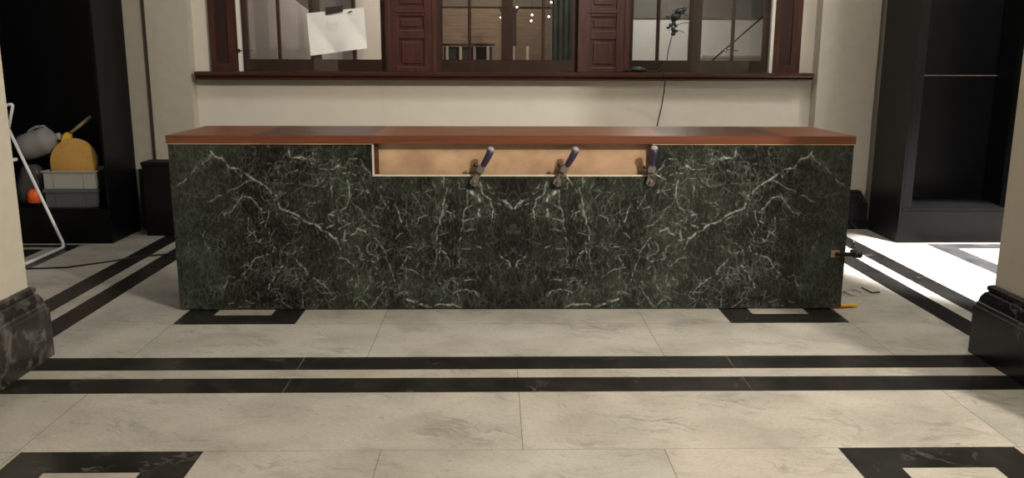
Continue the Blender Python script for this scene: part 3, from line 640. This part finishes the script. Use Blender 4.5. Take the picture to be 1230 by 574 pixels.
# black box and board by the left pilaster
def black_box():
    root = thing('black_box', (-3.02, 7.66, 0), 'low matt black box half hidden behind the left end of the counter', 'box')
    m = MB(); m.box((-.185, -.09, 0), (.17, .12, .62)); m.build('body', M['box'], root, .006)
    m = MB(); m.box((-.19, -.095, .621), (.175, .125, .657)); m.build('lid', M['box'], root, .004)
black_box()
m = MB(); m.box((-3.345, 7.845, 0), (-3.225, 7.865, .56)); tag(m.build('board', mat('grey_board', (.028, .028, .027), .6), bevel=.002), 'dark grey board leaning between the black cabinet and the left pilaster', 'board')
# ------------------------------------------------------------------ small things on and by the windows
def paper():
    P = [Vector((-1.809, 8.058, 1.945)), Vector((-1.292, 8.058, 1.998)), Vector((-1.273, 8.058, 1.639)), Vector((-1.781, 8.058, 1.571))]
    root = thing('taped_paper', (-1.54, 8.058, 1.79), 'creased white sheet of paper taped askew to the left window', 'paper')
    m = MB(); n = 26; rng = random.Random(8); vs = []
    for back in (0, 1):
        for j in range(n+1):
            for i in range(n+1):
                u, v = i/n, j/n; p = P[0].lerp(P[1], u).lerp(P[3].lerp(P[2], u), v)
                b = .014*math.sin(u*7+v*3)*v+.020*abs(math.sin(u*5-v*2.2))+.012*abs(math.sin(u*3.1+v*4.3))+.008*v*v; b *= .2+.8*v
                vs.append((p.x+1.54, -b-.002-(.0006 if not back else 0), p.z-1.79))
    k = (n+1)**2; fs = []
    for j in range(n):
        for i in range(n):
            a = j*(n+1)+i; fs += [(a, a+1, a+n+2, a+n+1), (k+a, k+a+n+1, k+a+n+2, k+a+1)]
    m.add(vs, fs, 0, True); m.build('sheet', M['paper'], root, fixn=False)
    m = MB(); m.add([], []); q = [(-.098, .205), (.066, .224), (.060, .168), (-.090, .140)]
    m.prism(q, -.026, -.022, 'y'); m.build('tape', M['tape'], root)['label'] = 'strip of black tape'
    m = MB(); m.prism([(.10, .155), (.145, .168), (.146, .178), (.115, .172)], -.0245, -.0225, 'y'); m.build('ink_mark', M['tape'], root)
    for c in range(3):
        m = MB(); rr = random.Random(c); m.tube([(-.03+.05*math.cos(t*.7+c)+rr.uniform(-.01, .01), -.0300, .05+.04*math.sin(t*.9)+rr.uniform(-.01, .01)) for t in range(9)], .0007, 5); m.build('pencil_line', M['ink'], root)
paper()
def sill_things():
    root = thing('wire_ornament', (1.40, 7.98, 1.432), 'cluster of glossy black blobs on a thin wire before the right window', 'ornament')
    L = Vector((1.40, 7.98, 1.432))
    def P(x, z, y=8.0): return Vector((x, y, z))-L
    m = MB(); m.tube([P(1.335, 1.440, 7.97), P(1.37, 1.445, 7.98), P(1.40, 1.47), P(1.455, 1.54), P(1.462, 1.62), P(1.492, 1.76), P(1.494, 1.84)], .0045, 8); m.build('stem', M['blkpl'], root)
    rng = random.Random(4)
    def blob(x, z, r, mt, sx=1, nm='blob', tilt=0):
        m = MB(); m.lathe([(r*math.sin(t*PI/8)*1.0+.0001, -r*math.cos(t*PI/8)) for t in range(9)], Matrix.Translation(P(x, z, 7.99+rng.uniform(-.012, .01))) @ Matrix.Rotation(tilt, 4, 'Y') @ Matrix.Diagonal((sx, .8, 1, 1)), 16); m.build(nm, mt, root)
    for x, z, r, sx, t in ((1.555, 1.975, .030, 2.0, -.4), (1.515, 1.925, .036, 1.3, -.3), (1.50, 1.895, .020, 1.2, 0), (1.50, 1.865, .020, 1, 0), (1.475, 1.85, .017, 1.2, .5), (1.52, 1.845, .016, 1, 0), (1.455, 1.83, .013, 1.3, 0), (1.50, 1.815, .021, 1, 0), (1.525, 1.80, .015, 1.4, 0), (1.50, 1.775, .018, 1.2, 0), (1.445, 1.925, .013, 1.3, 0)):
        blob(x, z, r, M['blkpl'], sx, tilt=t)
    blob(1.505, 1.935, .016, M['chrome'], 1.2, 'shiny_bead')
    for a, b in (((1.53, 1.85), (1.66, 1.875)), ((1.57, 1.96), (1.66, 1.90)), ((1.53, 1.80), (1.60, 1.785))):
        m = MB(); m.tube([P(a[0], a[1]), P((a[0]+b[0])/2, (a[1]+b[1])/2+.012), P(*b)], .003, 6); m.build('twig', M['blkpl'], root)
    # oval black lump on the sill
    root = thing('cable_switch', (1.19, 7.985, 1.432), 'glossy black oval lump lying on the sill of the right window', 'switch')
    m = MB(); m.lathe([(.0001+.024*math.sin(t*PI/8), -.024*math.cos(t*PI/8)) for t in range(9)], Matrix.Translation((0, 0, .0245)) @ Matrix.Diagonal((3.0, 1.2, 1, 1)), 20); m.build('body', M['blkpl'], root)
    m = MB(); m.tube([(-.13, 0, .012), (-.09, 0, .018), (-.06, 0, .022)], [.008, .006, .012], 8); m.build('tail', M['blkpl'], root)
    m = MB(); m.tube([(.06, 0, .022), (.09, 0, .012), (.14, 0, .008), (.155, 0, .01)], [.012, .006, .007, .005], 8); m.build('lead', M['blkpl'], root)
    m = MB(); m.tube([(1.41, 8.02, 1.438), (1.413, 7.95, 1.438), (1.415, 7.895, 1.437), (1.418, 7.889, 1.42), (1.423, 7.892, 1.35), (1.427, 7.94, 1.26), (1.425, 8.02, 1.12), (1.405, 8.06, .98), (1.38, 8.068, .80), (1.36, 8.07, .40), (1.36, 8.0, .012)], .0055, 8)
    tag(m.build('black_cable', M['blkpl']), 'thin black cable hanging down the wall below the right window sill', 'cable')
sill_things()
def catch():
    root = bpy.data.objects['window_1']; L = root.location
    m = MB(); m.box((-2.452-L.x, 8.036-L.y, 1.60-L.z), (-2.42-L.x, 8.05-L.y, 1.63-L.z)); m.tube([Vector((-2.43, 8.04, 1.615))-L, Vector((-2.30, 8.045, 1.615))-L], .0035, 6); m.build('catch', M['blkpl'], root)
    root = bpy.data.objects['window_3']; L = root.location
    m = MB(); m.tube([Vector((1.91, 8.17, 1.540))-L, Vector((2.365, 8.17, 1.94))-L], .008, 8); m.build('stay', M['blkpl'], root)
catch()
# ------------------------------------------------------------------ seen through the glass
def beyond():
    root = thing('balustrade', (-.2, 8.75, 0), 'pale spindles under a dark rail beyond the middle window', 'railing')
    for x in (-.585, -.452, -.313, -.182, .08, .211):
        m = MB(); m.box((x+.2-.013, -.013, .9), (x+.2+.013, .013, 1.672)); m.build('spindle', M['balw'], root)
    m = MB(); m.box((-.42, .05, .9), (.06, .06, 1.665)); m.build('infill_panel', mat('dark_infill', (.035, .035, .03), .7), root)
    m = MB(); m.box((-.45, -.03, 1.673), (.09, .03, 1.695)); m.build('handrail', M['dkpost'], root)
    m = MB(); m.box((-.45, -.02, .86), (.45, .02, .8995)); m.build('bottom_rail', M['dkpost'], root)
    for x in (-.47, .47): m = MB(); m.box((x-.02, -.02, 0), (x+.02, .02, .95)); m.build('post', M['dkpost'], root)
    m = MB(); m.box((-.045, 8.95, 0), (.105, 9.05, 2.02)); m.box((-.06, 8.93, 2.02), (.12, 9.07, 2.05)); tag(m.build('dark_post', M['dkpost'], bevel=.003), 'dark brown post standing beyond the middle window', 'post')
    m = MB(); n = 60; vs = []
    for j in (0, 1):
        for k in range(n+1):
            x = .52+.42*k/n; y = 9.75+.010*math.sin(k*.75); vs += [(x, y, .02+2.8*j), (x, y+.006, .02+2.8*j)]
    q = 2*(n+1); fs = []
    for k in range(n): a = 2*k; fs += [(a, a+2, a+2+q, a+q), (a+1, a+1+q, a+3+q, a+3)]
    m.add(vs, fs, 0, True); tag(m.build('green_curtain', M['green'], fixn=False), 'dark green curtain beyond the middle window', 'curtain')
    root = thing('reflection_glints', (-.1, 9.5, 2.9), 'tiny glowing dots standing in for lamp reflections in the middle window', 'lights')  # added glowing dots in place of lamp reflections on the pane
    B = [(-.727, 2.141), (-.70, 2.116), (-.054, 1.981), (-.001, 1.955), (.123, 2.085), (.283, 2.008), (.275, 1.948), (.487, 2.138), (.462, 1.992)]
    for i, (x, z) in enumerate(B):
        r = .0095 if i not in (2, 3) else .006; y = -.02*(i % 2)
        m = MB(); m.lathe([(.0001+r*math.sin(t*PI/6), -r*math.cos(t*PI/6)) for t in range(7)], Matrix.Translation((x+.1, y, z-2.9)), 12); m.build('glint', M['glint'], root)
        m = MB(); m.tube([(x+.1, y, z-2.9+r), (x+.1, y, 0)], .0012, 5); m.build('wire', M['dkpost'], root)  # added wires, there only to hold the glowing dots
    root = thing('white_cupboard', (2.55, 9.35, 0), 'pale cupboard top beyond the right window', 'cupboard')
    m = MB(); m.box((-.5, -.25, 0), (.6, .25, 1.56)); m.build('body', M['panelw'], root, .005)
    m = MB(); m.box((-.52, -.27, 1.561), (.62, .27, 1.59)); m.build('top', M['panelw'], root, .004)
    root = thing('metal_tap', (2.32, 9.25, 1.5905), 'small chrome tap beyond the right window', 'tap')
    m = MB(); m.tube([(0, 0, 0), (0, 0, .06)], .013, 12); m.build('body', M['chrome'], root)
    m = MB(); m.tube([(0, 0, .045), (-.07, 0, .05), (-.085, 0, .02)], .006, 8); m.build('spout', M['chrome'], root)
    m = MB(); m.tube([(.0, 0, .062), (.05, 0, .055), (.13, 0, .05)], .007, 8); m.build('lever', M['grey'], root)
beyond()
# ------------------------------------------------------------------ bits on the floor
m = MB(); m.tube([(-4.3, 6.40, .006), (-3.75, 6.30, .006), (-3.33, 6.364, .006), (-3.10, 6.552, .006), (-2.9, 6.75, .006), (-2.69, 6.81, .006), (-2.3, 6.75, .006)], .0065, 8)
tag(m.build('floor_cable', M['blkpl']), 'black cable trailing across the floor left of the counter', 'cable')
def scrap():
    root = thing('putty_knife', (2.11, 5.265, 0), 'yellow-handled knife lying against the right foot of the counter', 'knife', rot=(0, 0, math.radians(8)))
    m = MB(); m.prism([(-.02, -.014), (.085, -.018), (.10, 0), (.085, .018), (-.02, .014)], .004, .022, 'z'); m.build('handle', M['yellow'], root, .003)
    m = MB(); m.box((-.10, -.012, .002), (.06, .012-.03, .010)); m.build('blade', M['red'], root, .001)
    m = MB(); pts = [(2.318+.055*math.cos(t*.42), 5.615+.075*math.sin(t*.42), .005+.004*math.sin(t)) for t in range(15)]; m.tube(pts, .004, 6); tag(m.build('tape_ring', M['steelring']), 'thin loop of pale strip on the floor right of the counter', 'scrap')
    m = MB(); m.tube([(2.43, 5.735, .006), (2.435, 5.66, .006), (2.442, 5.60, .006), (2.50, 5.615, .006)], .005, 6); tag(m.build('bent_offcut', M['twig']), 'bent brown offcut on the floor between counter and right stripe', 'scrap')
    m = MB(); m.lathe([(.022, 0), (.024, .01), (.014, .03), (.02, .04), (.019, .055), (.008, .062)], Matrix.Translation((2.90, 7.04, 0)), 18); tag(m.build('door_stop', M['blkpl']), 'small black knob standing on the lit floor just right of the counter', 'door stop')
scrap()
